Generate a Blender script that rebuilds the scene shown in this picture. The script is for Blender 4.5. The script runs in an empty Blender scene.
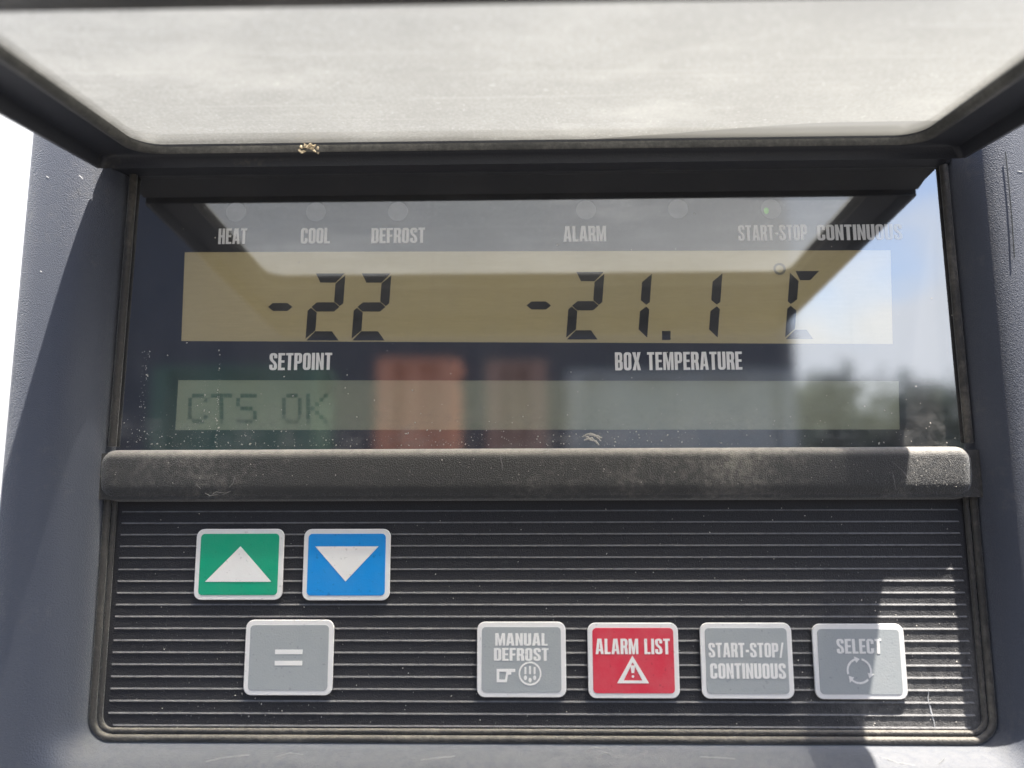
import bpy, bmesh, math, random
from mathutils import Vector, Matrix, noise

random.seed(7)
S = bpy.context.scene
COL = S.collection
PI = math.pi

# ------------------------------------------------------------------ camera
# World: the display window is the plane y = 0 facing -Y, x right, z up, metres.
F_PX, CAM_D = 760.0, 0.27


def cam_axes(fx=528, fy=492, roll=0.006):
    n = Vector(((fx - 512) / F_PX, -(fy - 384) / F_PX, -1.0)).normalized()
    X = n.cross(Vector((0, 1, 0))).normalized()
    Z = X.cross(n)
    c, s = math.cos(roll), math.sin(roll)
    return Matrix((c * X + s * Z, n, -s * X + c * Z))     # camera vector -> world vector


CAM_M = cam_axes()
cam = bpy.data.cameras.new('camera')
cam.sensor_width = 36.0
cam.lens = 36.0 * F_PX / 1024.0
cam.dof.use_dof = True
cam.dof.focus_distance = 0.273
cam.dof.aperture_fstop = 5.0
cam.clip_start = 0.005
cam.clip_end = 500.0
cam_ob = bpy.data.objects.new('camera', cam)
COL.objects.link(cam_ob)
cam_ob.matrix_world = Matrix.Translation((0, -CAM_D, 0)) @ CAM_M.to_4x4()
S.camera = cam_ob


def at(px, py, y=0.0):
    """measured photo position -> real point on the plane at depth y"""
    v = CAM_M @ Vector(((px - 512) / F_PX, -(py - 384) / F_PX, -1.0))
    t = (y + CAM_D) / v.y
    return Vector((0, -CAM_D, 0)) + v * t


# ------------------------------------------------------------------ light
SUN_TO = Vector((1.10, -1.0, 5.2)).normalized()
el = math.asin(SUN_TO.z)
az = math.atan2(SUN_TO.x, SUN_TO.y)
W = bpy.data.worlds.new('World')
S.world = W
W.use_nodes = True
nt = W.node_tree
nt.nodes.clear()
wo = nt.nodes.new('ShaderNodeOutputWorld')
bg = nt.nodes.new('ShaderNodeBackground')
bg.inputs['Strength'].default_value = 0.10
sky = nt.nodes.new('ShaderNodeTexSky')
sky.sky_type = 'NISHITA'
sky.sun_disc = False
sky.sun_elevation = el
sky.sun_rotation = az
sky.dust_density = 2.5
tc = nt.nodes.new('ShaderNodeTexCoord')
mp = nt.nodes.new('ShaderNodeMapping')
mp.inputs['Scale'].default_value = (1.0, 1.0, 2.2)
mp.inputs['Location'].default_value = (0.35, 0.2, 0.0)
cn = nt.nodes.new('ShaderNodeTexNoise')
cn.inputs['Scale'].default_value = 3.2
cn.inputs['Detail'].default_value = 7.0
cn.inputs['Roughness'].default_value = 0.55
cr = nt.nodes.new('ShaderNodeValToRGB')
cr.color_ramp.elements[0].position = 0.47
cr.color_ramp.elements[1].position = 0.62
mix = nt.nodes.new('ShaderNodeMix')
mix.data_type = 'RGBA'
mix.inputs['B'].default_value = (4.2, 4.35, 4.6, 1)
nt.links.new(tc.outputs['Generated'], mp.inputs['Vector'])
nt.links.new(mp.outputs['Vector'], cn.inputs['Vector'])
sz = nt.nodes.new('ShaderNodeSeparateXYZ')
nt.links.new(tc.outputs['Generated'], sz.inputs[0])
low = nt.nodes.new('ShaderNodeMapRange')            # clouds bank up towards the horizon
low.inputs['From Min'].default_value = 0.10
low.inputs['From Max'].default_value = 0.42
low.inputs['To Min'].default_value = 0.25
low.inputs['To Max'].default_value = -0.09
nt.links.new(sz.outputs['Z'], low.inputs['Value'])
ad = nt.nodes.new('ShaderNodeMath')
nt.links.new(cn.outputs['Fac'], ad.inputs[0])
nt.links.new(low.outputs['Result'], ad.inputs[1])
nt.links.new(ad.outputs[0], cr.inputs['Fac'])
nt.links.new(cr.outputs['Color'], mix.inputs['Factor'])
nt.links.new(sky.outputs['Color'], mix.inputs['A'])
nt.links.new(mix.outputs['Result'], bg.inputs['Color'])
nt.links.new(bg.outputs['Background'], wo.inputs['Surface'])

sd = bpy.data.lights.new('sun', 'SUN')
sd.energy = 5.0
sd.angle = math.radians(0.5)
sd.color = (1.0, 0.95, 0.87)
sun = bpy.data.objects.new('sun', sd)
COL.objects.link(sun)
sun.rotation_euler = SUN_TO.to_track_quat('Z', 'Y').to_euler()
sun.location = SUN_TO * 3

S.view_settings.view_transform = 'Standard'
S.view_settings.look = 'None'
S.view_settings.gamma = 1.0
S.view_settings.exposure = 1.9
S.render.engine = 'CYCLES'
S.cycles.max_bounces = 10
S.cycles.transparent_max_bounces = 16


# ------------------------------------------------------------------ materials
class NT:
    def __init__(self, name):
        self.m = bpy.data.materials.new(name)
        self.m.use_nodes = True
        self.t = self.m.node_tree
        self.t.nodes.clear()
        self.out = self.n('ShaderNodeOutputMaterial')

    def n(self, kind, **kw):
        nd = self.t.nodes.new(kind)
        for k, v in kw.items():
            setattr(nd, k, v)
        return nd

    def l(self, a, b):
        self.t.links.new(a, b)

    def coords(self, scale=(1, 1, 1), loc=(0, 0, 0)):
        tc = self.n('ShaderNodeTexCoord')
        mp = self.n('ShaderNodeMapping')
        mp.inputs['Scale'].default_value = scale
        mp.inputs['Location'].default_value = loc
        self.l(tc.outputs['Object'], mp.inputs['Vector'])
        return mp.outputs['Vector']

    def noise(self, scale, detail=3, rough=0.5, vec=None, sc=(1, 1, 1)):
        nd = self.n('ShaderNodeTexNoise')
        nd.inputs['Scale'].default_value = scale
        nd.inputs['Detail'].default_value = detail
        nd.inputs['Roughness'].default_value = rough
        self.l(vec if vec else self.coords(sc), nd.inputs['Vector'])
        return nd.outputs['Fac']

    def ramp(self, src, a, b, va=0.0, vb=1.0):
        nd = self.n('ShaderNodeMapRange')
        nd.interpolation_type = 'SMOOTHSTEP'
        nd.inputs['From Min'].default_value = a
        nd.inputs['From Max'].default_value = b
        nd.inputs['To Min'].default_value = va
        nd.inputs['To Max'].default_value = vb
        self.l(src, nd.inputs['Value'])
        return nd.outputs['Result']

    def math(self, op, a, b):
        nd = self.n('ShaderNodeMath', operation=op)
        for i, x in enumerate((a, b)):
            if isinstance(x, (int, float)):
                nd.inputs[i].default_value = x
            else:
                self.l(x, nd.inputs[i])
        return nd.outputs[0]

    def mix(self, fac, a, b):
        nd = self.n('ShaderNodeMix', data_type='RGBA')
        for k, x in (('Factor', fac), ('A', a), ('B', b)):
            if isinstance(x, (int, float)):
                nd.inputs[k].default_value = x
            elif isinstance(x, tuple):
                nd.inputs[k].default_value = (*x, 1) if len(x) == 3 else x
            else:
                self.l(x, nd.inputs[k])
        return nd.outputs['Result']

    def bump(self, h, strength, dist=0.001):
        nd = self.n('ShaderNodeBump')
        nd.inputs['Strength'].default_value = strength
        nd.inputs['Distance'].default_value = dist
        self.l(h, nd.inputs['Height'])
        return nd.outputs['Normal']

    def principled(self, color, rough=0.5, spec=0.5, normal=None, metal=0.0, sheen=0.0):
        p = self.n('ShaderNodeBsdfPrincipled')
        if isinstance(color, tuple):
            p.inputs['Base Color'].default_value = (*color, 1)
        else:
            self.l(color, p.inputs['Base Color'])
        if isinstance(rough, (int, float)):
            p.inputs['Roughness'].default_value = rough
        else:
            self.l(rough, p.inputs['Roughness'])
        p.inputs['Specular IOR Level'].default_value = spec
        p.inputs['Metallic'].default_value = metal
        p.inputs['Sheen Weight'].default_value = sheen
        p.inputs['Sheen Roughness'].default_value = 0.45
        p.inputs['Sheen Tint'].default_value = (0.93, 0.96, 1.0, 1)
        if normal:
            self.l(normal, p.inputs['Normal'])
        return p.outputs['BSDF']

    def mixs(self, fac, a, b):
        nd = self.n('ShaderNodeMixShader')
        if isinstance(fac, (int, float)):
            nd.inputs[0].default_value = fac
        else:
            self.l(fac, nd.inputs[0])
        self.l(a, nd.inputs[1])
        self.l(b, nd.inputs[2])
        return nd.outputs[0]

    def done(self, sh):
        self.l(sh, self.out.inputs['Surface'])
        return self.m


def plastic(name, base, dust, dust_lo, dust_hi, up=0.0, grain=900, gstr=0.55, rough=0.55, spec=0.5, sheen=0.0, updust=None, sunlit_dust=None):
    """moulded grained plastic with settled dust (more on ledges that look upward)"""
    t = NT(name)
    g = t.noise(grain, 1, 0.5)
    big = t.noise(22, 4, 0.6)
    fine = t.noise(420, 4, 0.7)
    d = t.math('ADD', t.math('MULTIPLY', big, 0.6), t.math('MULTIPLY', fine, 0.4))
    d = t.math('MULTIPLY', t.ramp(d, dust_lo, dust_hi), 0.8)
    if sunlit_dust:                       # a dustier corner, its colour also lifted where the sun falls
        px0, px1, pz0, pz1, amt = sunlit_dust
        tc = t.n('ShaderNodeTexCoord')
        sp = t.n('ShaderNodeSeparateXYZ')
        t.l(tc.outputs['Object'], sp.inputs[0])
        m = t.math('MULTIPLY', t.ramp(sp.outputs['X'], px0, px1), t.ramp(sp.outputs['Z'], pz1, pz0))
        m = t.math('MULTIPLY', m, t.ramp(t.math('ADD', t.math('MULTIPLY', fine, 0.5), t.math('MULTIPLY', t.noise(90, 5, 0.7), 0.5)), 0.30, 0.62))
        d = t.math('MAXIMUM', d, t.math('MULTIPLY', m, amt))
    col = t.mix(d, base, dust)
    if up:
        geo = t.n('ShaderNodeNewGeometry')
        sx = t.n('ShaderNodeSeparateXYZ')
        t.l(geo.outputs['Normal'], sx.inputs[0])
        u = t.math('MULTIPLY', t.ramp(sx.outputs['Z'], 0.15, 0.95), up * 0.8)
        u = t.math('MULTIPLY', u, t.ramp(fine, 0.25, 0.6, 0.55, 1.0))
        col = t.mix(u, col, updust or dust)
        d = t.math('MAXIMUM', d, u)
    r = t.math('ADD', t.math('MULTIPLY', d, 0.3), rough)
    return t.done(t.principled(col, r, spec, t.bump(g, gstr, 0.0004), sheen=sheen))


M = {}
M['housing'] = plastic('housing_plastic', (0.046, 0.054, 0.078), (0.19, 0.185, 0.17), 0.54, 0.86, up=0.55, grain=3000, gstr=0.6, rough=0.6, sheen=0.6, updust=(0.22, 0.215, 0.20))
M['ledge'] = plastic('ledge_plastic', (0.028, 0.027, 0.026), (0.30, 0.275, 0.24), 0.48, 0.84, up=1.1, grain=3000, gstr=0.95, rough=0.6, sheen=0.5, updust=(0.36, 0.33, 0.29))
M['plate'] = plastic('keypad_plastic', (0.014, 0.014, 0.018), (0.14, 0.135, 0.13), 0.62, 0.88, up=1.3, grain=2600, gstr=0.8, rough=0.65, sheen=0.15, updust=(0.32, 0.315, 0.315), sunlit_dust=(0.080, 0.130, -0.09, -0.012, 1.0))
M['bead'] = plastic('bead_rubber', (0.034, 0.031, 0.028), (0.24, 0.215, 0.175), 0.46, 0.80, up=0.9, grain=1500, gstr=0.8, sheen=0.4)
M['lidframe'] = plastic('lid_plastic', (0.020, 0.022, 0.030), (0.13, 0.115, 0.09), 0.56, 0.85, grain=1500, gstr=0.3)
M['gasket'] = plastic('lid_gasket', (0.05, 0.05, 0.048), (0.22, 0.21, 0.19), 0.4, 0.75, grain=900, gstr=0.5)
M['mask'] = plastic('display_mask', (0.012, 0.013, 0.020), (0.04, 0.04, 0.045), 0.6, 0.9, grain=700, gstr=0.03, rough=0.5)


def key_mat(name, col, var=0.10):
    t = NT(name)
    n = t.ramp(t.noise(120, 5, 0.7), 0.3, 0.75)
    sp = t.ramp(t.noise(700, 2, 0.5), 0.66, 0.75)
    c = t.mix(t.math('MULTIPLY', n, var), col, (0.55, 0.52, 0.48))
    c = t.mix(t.math('MULTIPLY', sp, 0.35), c, tuple(x * 0.35 for x in col))
    g = t.noise(1800, 2, 0.5)
    return t.done(t.principled(c, 0.42, 0.5, t.bump(g, 0.18, 0.0003)))


M['green'] = key_mat('green_key', (0.002, 0.33, 0.18), 0.04)
M['blue'] = key_mat('blue_key', (0.002, 0.25, 0.66), 0.04)
M['grey'] = key_mat('grey_key', (0.33, 0.35, 0.355))
M['red'] = key_mat('red_key', (0.62, 0.03, 0.06))
M['rim'] = key_mat('key_rim', (0.76, 0.74, 0.72), 0.15)
M['white'] = key_mat('white_print', (0.80, 0.78, 0.75), 0.15)


def print_mat():
    """white print lying under the same clear gloss as the window"""
    t = NT('printed_white')
    n = t.ramp(t.noise(260, 4, 0.7), 0.35, 0.7)
    df = t.n('ShaderNodeBsdfDiffuse')
    t.l(t.mix(t.math('MULTIPLY', n, 0.25), (0.93, 0.92, 0.90), (0.72, 0.70, 0.67)), df.inputs['Color'])
    gl = t.n('ShaderNodeBsdfGlossy')
    gl.inputs['Roughness'].default_value = 0.02
    return t.done(t.mixs(0.30, df.outputs[0], gl.outputs[0]))


M['print'] = print_mat()


def simple(name, col, rough=0.5, spec=0.5):
    t = NT(name)
    n = t.ramp(t.noise(300, 4, 0.6), 0.3, 0.7)
    c = t.mix(t.math('MULTIPLY', n, 0.25), col, tuple(min(1, x * 1.5 + 0.01) for x in col))
    return t.done(t.principled(c, rough, spec))


def lcd_mat():
    t = NT('lcd_glass')
    br = t.noise(2500, 2, 0.5, sc=(0.05, 1, 1))           # horizontal brushed reflector
    bl = t.noise(9, 3, 0.5)
    c = t.mix(t.ramp(br, 0.3, 0.7), (0.52, 0.45, 0.225), (0.56, 0.485, 0.25))
    c = t.mix(t.ramp(bl, 0.35, 0.7, 0, 0.35), c, (0.40, 0.40, 0.21))
    return t.done(glow(t, t.principled(c, 0.45, 0.3), (1.0, 0.80, 0.42), 0.045))


def glow(t, sh, col, strength):
    """weak emission added to brighten a liquid crystal screen"""
    e = t.n('ShaderNodeEmission')
    e.inputs['Color'].default_value = (*col, 1)
    e.inputs['Strength'].default_value = strength
    a = t.n('ShaderNodeAddShader')
    t.l(sh, a.inputs[0])
    t.l(e.outputs[0], a.inputs[1])
    return a.outputs[0]


def text_lcd_mat():
    t = NT('text_lcd_glass')
    bl = t.noise(14, 3, 0.5)
    c = t.mix(t.ramp(bl, 0.35, 0.7), (0.19, 0.21, 0.135), (0.27, 0.275, 0.195))
    return t.done(glow(t, t.principled(c, 0.5, 0.3), (0.9, 0.95, 0.66), 0.03))


M['lcd'] = lcd_mat()
M['lcd2'] = text_lcd_mat()
M['segment'] = simple('lcd_segment', (0.010, 0.012, 0.012), 0.5)
M['halo'] = simple('lcd_segment_edge', (0.50, 0.47, 0.36), 0.5)
M['dot'] = simple('lcd_dot', (0.125, 0.165, 0.10), 0.6)
M['dotfaint'] = simple('lcd_dot_faint', (0.205, 0.225, 0.15), 0.6)
M['faintseg'] = simple('lcd_segment_faint', (0.22, 0.20, 0.125), 0.5)
M['led'] = simple('led_lens', (0.26, 0.26, 0.26), 0.3)
t_ = NT('led_green')
e_ = t_.n('ShaderNodeEmission')
e_.inputs['Color'].default_value = (0.35, 1.0, 0.15, 1)
e_.inputs['Strength'].default_value = 0.10
M['ledgreen'] = t_.done(e_.outputs[0])
M['dust'] = simple('dust', (0.50, 0.47, 0.42), 0.9, 0.1)
M['scuff'] = simple('scuff', (0.30, 0.30, 0.29), 0.7, 0.2)
M['grit'] = simple('grit', (0.15, 0.145, 0.14), 0.9, 0.1)
M['scratch'] = simple('scratch', (0.50, 0.50, 0.50), 0.6, 0.2)
M['scratchdim'] = simple('scratch_dim', (0.16, 0.155, 0.15), 0.7, 0.2)
M['straw'] = simple('straw', (0.62, 0.52, 0.37), 0.8, 0.2)
M['wallwhite'] = simple('white_paint', (0.80, 0.80, 0.80), 0.4)


def window_mat(front):
    t = NT('window_pane_front' if front else 'window_pane_back')
    tr = t.n('ShaderNodeBsdfTransparent')
    tr.inputs['Color'].default_value = (0.97, 0.97, 0.98, 1)
    if not front:
        return t.done(tr.outputs[0])
    gl = t.n('ShaderNodeBsdfGlossy')
    gl.inputs['Roughness'].default_value = 0.045
    gl.inputs['Color'].default_value = (0.95, 0.97, 1.0, 1)
    w = t.noise(9, 2, 0.4)
    t.l(t.bump(w, 0.05, 0.002), gl.inputs['Normal'])
    sh = t.mixs(0.43, tr.outputs[0], gl.outputs[0])
    # thin film of dust and streaks, thicker towards the lower edge where it settles
    df = t.n('ShaderNodeBsdfDiffuse')
    df.inputs['Color'].default_value = (0.45, 0.44, 0.42, 1)
    film = t.ramp(t.noise(30, 6, 0.7, sc=(1, 1, 0.6)), 0.30, 0.8, 0.015, 0.09)
    tc = t.n('ShaderNodeTexCoord')
    sp = t.n('ShaderNodeSeparateXYZ')
    t.l(tc.outputs['Object'], sp.inputs[0])
    settled = t.ramp(sp.outputs['Z'], 0.013, 0.040, 1.0, 0.0)
    settled = t.math('MULTIPLY', settled, t.ramp(t.noise(140, 6, 0.75, sc=(0.6, 1, 1)), 0.42, 0.75, 0.0, 0.30))
    film = t.math('ADD', film, settled)
    wipes = t.ramp(t.noise(160, 3, 0.5, vec=t.coords((1.0, 1.0, 0.10))), 0.62, 0.80, 0.0, 0.05)
    film = t.math('ADD', film, wipes)
    specks = t.ramp(t.noise(1100, 2, 0.6), 0.68, 0.76, 0, 0.35)
    low = t.ramp(t.noise(60, 4, 0.6), 0.40, 0.7)
    fac = t.math('ADD', film, t.math('MULTIPLY', specks, low))
    return t.done(t.mixs(fac, sh, df.outputs[0]))


def lid_pane_mat():
    """hazed, dusty clear plastic: a little light goes straight through, the rest is scattered"""
    t = NT('hazed_clear_plastic')
    grain = t.noise(1000, 3, 0.7)
    streak = t.noise(150, 4, 0.6, sc=(0.25, 1, 1))
    big = t.noise(14, 4, 0.6)
    spk = t.ramp(t.noise(750, 2, 0.5), 0.67, 0.77)
    smear = t.ramp(t.noise(38, 5, 0.65, vec=t.coords((0.5, 1.0, 1.0), (0.3, 0.1, 0))), 0.48, 0.66)
    v = t.math('ADD', t.math('MULTIPLY', grain, 0.55), t.math('ADD', t.math('MULTIPLY', streak, 0.15), t.math('MULTIPLY', big, 0.35)))
    c = t.mix(t.ramp(v, 0.42, 0.68), (0.165, 0.163, 0.150), (0.285, 0.283, 0.264))
    c = t.mix(t.math('MULTIPLY', smear, 0.38), c, (0.40, 0.396, 0.37))
    murk = t.ramp(t.noise(26, 5, 0.7, vec=t.coords((1.0, 0.7, 1.0), (0.7, 0.4, 0))), 0.46, 0.68)
    c = t.mix(t.math('MULTIPLY', murk, 0.40), c, (0.15, 0.146, 0.13))
    line = t.ramp(t.noise(420, 2, 0.5, vec=t.coords((0.02, 1.0, 1.0))), 0.60, 0.72)
    c = t.mix(t.math('MULTIPLY', line, 0.22), c, (0.42, 0.415, 0.39))
    c = t.mix(t.math('MULTIPLY', spk, 0.38), c, (0.85, 0.84, 0.8))
    # a strip along the hinge on the right side is darker than the rest
    tc = t.n('ShaderNodeTexCoord')
    sp = t.n('ShaderNodeSeparateXYZ')
    t.l(tc.outputs['Object'], sp.inputs[0])
    edge = t.ramp(sp.outputs['X'], 0.0, 0.11, -0.0205, -0.0345)
    edge = t.math('ADD', edge, t.math('MULTIPLY', t.noise(60, 2, 0.5), 0.0012))
    d = t.math('SUBTRACT', sp.outputs['Y'], edge)
    hinge_strip = t.ramp(d, -0.0002, 0.0004)
    c = t.mix(t.math('MULTIPLY', hinge_strip, 0.95), c, (0.065, 0.065, 0.06))
    tl = t.n('ShaderNodeBsdfTranslucent')
    t.l(c, tl.inputs['Color'])
    df = t.n('ShaderNodeBsdfDiffuse')
    t.l(c, df.inputs['Color'])
    tr = t.n('ShaderNodeBsdfTransparent')
    tr.inputs['Color'].default_value = (0.95, 0.95, 0.92, 1)
    sc = t.mixs(LID_DIFFUSE, tl.outputs[0], df.outputs[0])
    rf = t.n('ShaderNodeBsdfRefraction')
    rf.inputs['Color'].default_value = (0.88, 0.86, 0.78, 1)
    rf.inputs['Roughness'].default_value = 0.7
    rf.inputs['IOR'].default_value = 1.33
    sc = t.mixs(LID_FORWARD, sc, rf.outputs[0])
    sh = t.mixs(1.0 - LID_CLEAR, tr.outputs[0], sc)
    gl = t.n('ShaderNodeBsdfGlossy')
    gl.inputs['Roughness'].default_value = 0.25
    return t.done(t.mixs(0.04, sh, gl.outputs[0]))


LID_CLEAR, LID_FORWARD, LID_DIFFUSE = 0.13, 0.17, 0.78
M['pane'] = window_mat(True)
M['paneback'] = window_mat(False)
M['lidpane'] = lid_pane_mat()


# ------------------------------------------------------------------ mesh helpers
def link_mesh(name, me, mats, parent=None, smooth=None):
    for m in (mats if isinstance(mats, (list, tuple)) else [mats]):
        me.materials.append(m)
    o = bpy.data.objects.new(name, me)
    COL.objects.link(o)
    if parent:
        o.parent = parent
    if smooth is not None:
        for p in me.polygons:
            p.use_smooth = True
        try:
            me.set_sharp_from_angle(angle=math.radians(smooth))
        except Exception:
            pass
    return o


def bm_obj(name, bm, mat, parent=None, smooth=None):
    bmesh.ops.recalc_face_normals(bm, faces=bm.faces[:])
    me = bpy.data.meshes.new(name)
    bm.to_mesh(me)
    bm.free()
    return link_mesh(name, me, mat, parent, smooth)


def flat(name, contours, y, mat, parent=None, thick=0.0002, bevel=0.0):
    """outlines in (x, z) filled (inner outlines are holes), given thickness towards the viewer; back on y"""
    cu = bpy.data.curves.new(name, 'CURVE')
    cu.dimensions = '2D'
    cu.fill_mode = 'BOTH'
    cu.extrude = max(thick / 2 - bevel, 1e-6)
    cu.bevel_depth = bevel
    cu.bevel_resolution = 2
    for pts in contours:
        sp = cu.splines.new('POLY')
        sp.points.add(len(pts) - 1)
        for p, q in zip(sp.points, pts):
            p.co = (q[0] * 100, q[1] * 100, 0, 1)          # built at 100x for a clean fill
        sp.use_cyclic_u = True
    cu.extrude *= 100
    cu.bevel_depth *= 100
    tmp = bpy.data.objects.new('tmp', cu)
    COL.objects.link(tmp)
    dg = bpy.context.evaluated_depsgraph_get()
    me = bpy.data.meshes.new_from_object(tmp.evaluated_get(dg))
    me.materials.clear()
    bpy.data.objects.remove(tmp)
    bpy.data.curves.remove(cu)
    for v in me.vertices:
        c = v.co / 100
        v.co = (c.x, y - thick / 2 - c.z, c.y)
    me.name = name
    return link_mesh(name, me, mat, parent, 40 if bevel else None)


def rrect(x0, x1, z0, z1, r, n=6):
    pts = []
    for cx, cz, a0 in ((x1 - r, z1 - r, 0), (x0 + r, z1 - r, 90), (x0 + r, z0 + r, 180), (x1 - r, z0 + r, 270)):
        for k in range(n + 1):
            a = math.radians(a0 + 90 * k / n)
            pts.append((cx + r * math.cos(a), cz + r * math.sin(a)))
    return pts


def circ(cx, cz, r, n=24, rz=None):
    return [(cx + r * math.cos(2 * PI * k / n), cz + (rz or r) * math.sin(2 * PI * k / n)) for k in range(n)]


def add_box(bm, x0, x1, y0, y1, z0, z1):
    vs = [bm.verts.new((x, y, z)) for x in (x0, x1) for y in (y0, y1) for z in (z0, z1)]
    for f in ((0, 1, 3, 2), (4, 6, 7, 5), (0, 4, 5, 1), (2, 3, 7, 6), (0, 2, 6, 4), (1, 5, 7, 3)):
        bm.faces.new([vs[i] for i in f])


def loft(bm, rings, closed=True, cap=False):
    vr = [[bm.verts.new(p) for p in r] for r in rings]
    n = len(vr[0])
    for a, b in zip(vr[:-1], vr[1:]):
        for i in range(n if closed else n - 1):
            j = (i + 1) % n
            bm.faces.new((a[i], a[j], b[j], b[i]))
    return vr


# ------------------------------------------------------------------ lettering (heavy condensed capitals drawn as outlines)
SV, SH = 0.185, 0.135          # vertical and horizontal stroke, in cap heights


def arc(cx, cz, rx, rz, a0, a1, n=6):
    return [(cx + rx * math.cos(math.radians(a0 + (a1 - a0) * k / n)), cz + rz * math.sin(math.radians(a0 + (a1 - a0) * k / n))) for k in range(n + 1)]


def ringbox(x0, x1, z0, z1, r):
    return rrect(x0, x1, z0, z1, r, 5)


def glyph(c):
    w = 0.46
    s, h = SV, SH
    if c == 'I':
        return s, [[(0, 0), (s, 0), (s, 1), (0, 1)]]
    if c == 'H':
        return w, [[(0, 0), (s, 0), (s, .43), (w - s, .43), (w - s, 0), (w, 0), (w, 1), (w - s, 1), (w - s, .57), (s, .57), (s, 1), (0, 1)]]
    if c == 'E':
        e = .40
        return e, [[(0, 0), (e, 0), (e, h), (s, h), (s, .44), (e - .03, .44), (e - .03, .57), (s, .57), (s, 1 - h), (e, 1 - h), (e, 1), (0, 1)]]
    if c == 'F':
        e = .39
        return e, [[(0, 0), (s, 0), (s, .42), (e - .03, .42), (e - .03, .56), (s, .56), (s, 1 - h), (e, 1 - h), (e, 1), (0, 1)]]
    if c == 'L':
        e = .38
        return e, [[(0, 0), (e, 0), (e, h), (s, h), (s, 1), (0, 1)]]
    if c == 'T':
        e = .43
        m = e / 2
        return e, [[(m - s / 2, 0), (m + s / 2, 0), (m + s / 2, 1 - h), (e, 1 - h), (e, 1), (0, 1), (0, 1 - h), (m - s / 2, 1 - h)]]
    if c == 'A':
        e = .52
        m = e / 2
        return e, [[(0, 0), (s * .95, 0), (s * .95 + .03, .2), (e - s * .95 - .03, .2), (e - s * .95, 0), (e, 0), (m + .13, 1), (m - .13, 1)],
                   [(s + .035, .33), (m, .80), (e - s - .035, .33)]]
    if c == 'M':
        e = .62
        k = .155
        return e, [[(0, 0), (k, 0), (k, .68), (e / 2 - .07, 0), (e / 2 + .07, 0), (e - k, .68), (e - k, 0), (e, 0), (e, 1), (e - .2, 1), (e / 2, .42), (.2, 1), (0, 1)]]
    if c == 'N':
        k = .165
        return w, [[(0, 0), (k, 0), (k, .60), (w - k, 0), (w, 0), (w, 1), (w - k, 1), (w - k, .42), (k, 1), (0, 1)]]
    if c == 'X':
        e = .50
        m = e / 2
        return e, [[(0, 0), (.2, 0), (m, .34), (e - .2, 0), (e, 0), (m + .11, .5), (e, 1), (e - .2, 1), (m, .67), (.2, 1), (0, 1), (m - .11, .5)]]
    if c == 'O':
        return w, [ringbox(0, w, 0, 1, .17), ringbox(s, w - s, h, 1 - h, .044)]
    if c == 'U':
        r = .17
        return w, [[(0, 1)] + arc(r, r, r, r, 180, 270) + arc(w - r, r, r, r, 270, 360) + [(w, 1), (w - s, 1)]
                   + arc(w - s - .045, h + .045, .045, .045, 0, -90, 3) + arc(s + .045, h + .045, .045, .045, 270, 180, 3) + [(s, 1)]]
    if c == 'C':
        r = .17
        o = [(w, .66)] + arc(w - r, 1 - r, r, r, 0, 90) + arc(r, 1 - r, r, r, 90, 180) + arc(r, r, r, r, 180, 270) + arc(w - r, r, r, r, 270, 360) + [(w, .36)]
        i = [(w - s, .36)] + arc(w - s - .045, h + .045, .045, .045, 0, -90, 3) + arc(s + .045, h + .045, .045, .045, 270, 180, 3) \
            + arc(s + .045, 1 - h - .045, .045, .045, 180, 90, 3) + arc(w - s - .045, 1 - h - .045, .045, .045, 90, 0, 3) + [(w - s, .66)]
        return w, [o + i]
    if c == 'D':
        r = .17
        return w, [[(0, 0)] + arc(w - r, r, r, r, 270, 360) + arc(w - r, 1 - r, r, r, 0, 90) + [(0, 1)], ringbox(s, w - s, h, 1 - h, .04)]
    if c == 'B':
        o = [(0, 0)] + arc(w - .15, .15, .15, .15, 270, 360) + arc(w - .10, .42, .10, .09, 0, 90, 4) + arc(w - .11, .60, .09, .09, -90, 0, 4) + arc(w - .17, .85, .15, .15, 0, 90) + [(0, 1)]
        return w, [o, ringbox(s, w - s, h, .44, .04), ringbox(s, w - s, .57, 1 - h, .04)]
    if c == 'P':
        r = .17
        return w, [[(0, 0), (s, 0), (s, .38)] + arc(w - r, .38 + r, r, r, 270, 360) + arc(w - r, 1 - r, r, r, 0, 90) + [(0, 1)], ringbox(s, w - s, .38 + h, 1 - h, .04)]
    if c == 'R':
        r = .16
        return w, [[(0, 0), (s, 0), (s, .42), (w - s - .02, .38), (w - s, 0), (w + .01, 0), (w - .01, .34), (w - .05, .46)] + arc(w - r, .5 + r, r, r, -40, 0, 4) + arc(w - r, 1 - r, r, r, 0, 90) + [(0, 1)],
                   ringbox(s, w - s, .55, 1 - h, .04)]
    if c == 'S':
        a, b = h / 2, s / 2
        mid = [(w - b, .70), (w - b, .84)] + arc(w - b - .09, 1 - a - .09, .09, .09, 0, 90, 4)[1:] + arc(b + .09, 1 - a - .09, .09, .09, 90, 180, 4) \
            + [(b, .70), (b + .05, .58), (w - b - .05, .42), (w - b, .30)] + arc(w - b - .09, a + .09, .09, .09, 0, -90, 4) + arc(b + .09, a + .09, .09, .09, 270, 180, 4) + [(b, .32)]
        L, R = [], []
        for i, p in enumerate(mid):
            q0, q1 = mid[max(i - 1, 0)], mid[min(i + 1, len(mid) - 1)]
            tx, tz = q1[0] - q0[0], q1[1] - q0[1]
            ln = math.hypot(tx, tz) or 1
            nx, nz = -tz / ln, tx / ln
            L.append((p[0] + nx * b, p[1] + nz * a))
            R.append((p[0] - nx * b, p[1] - nz * a))
        return w, [L + R[::-1]]
    if c == '-':
        return .26, [[(.02, .36), (.24, .36), (.24, .52), (.02, .52)]]
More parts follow.
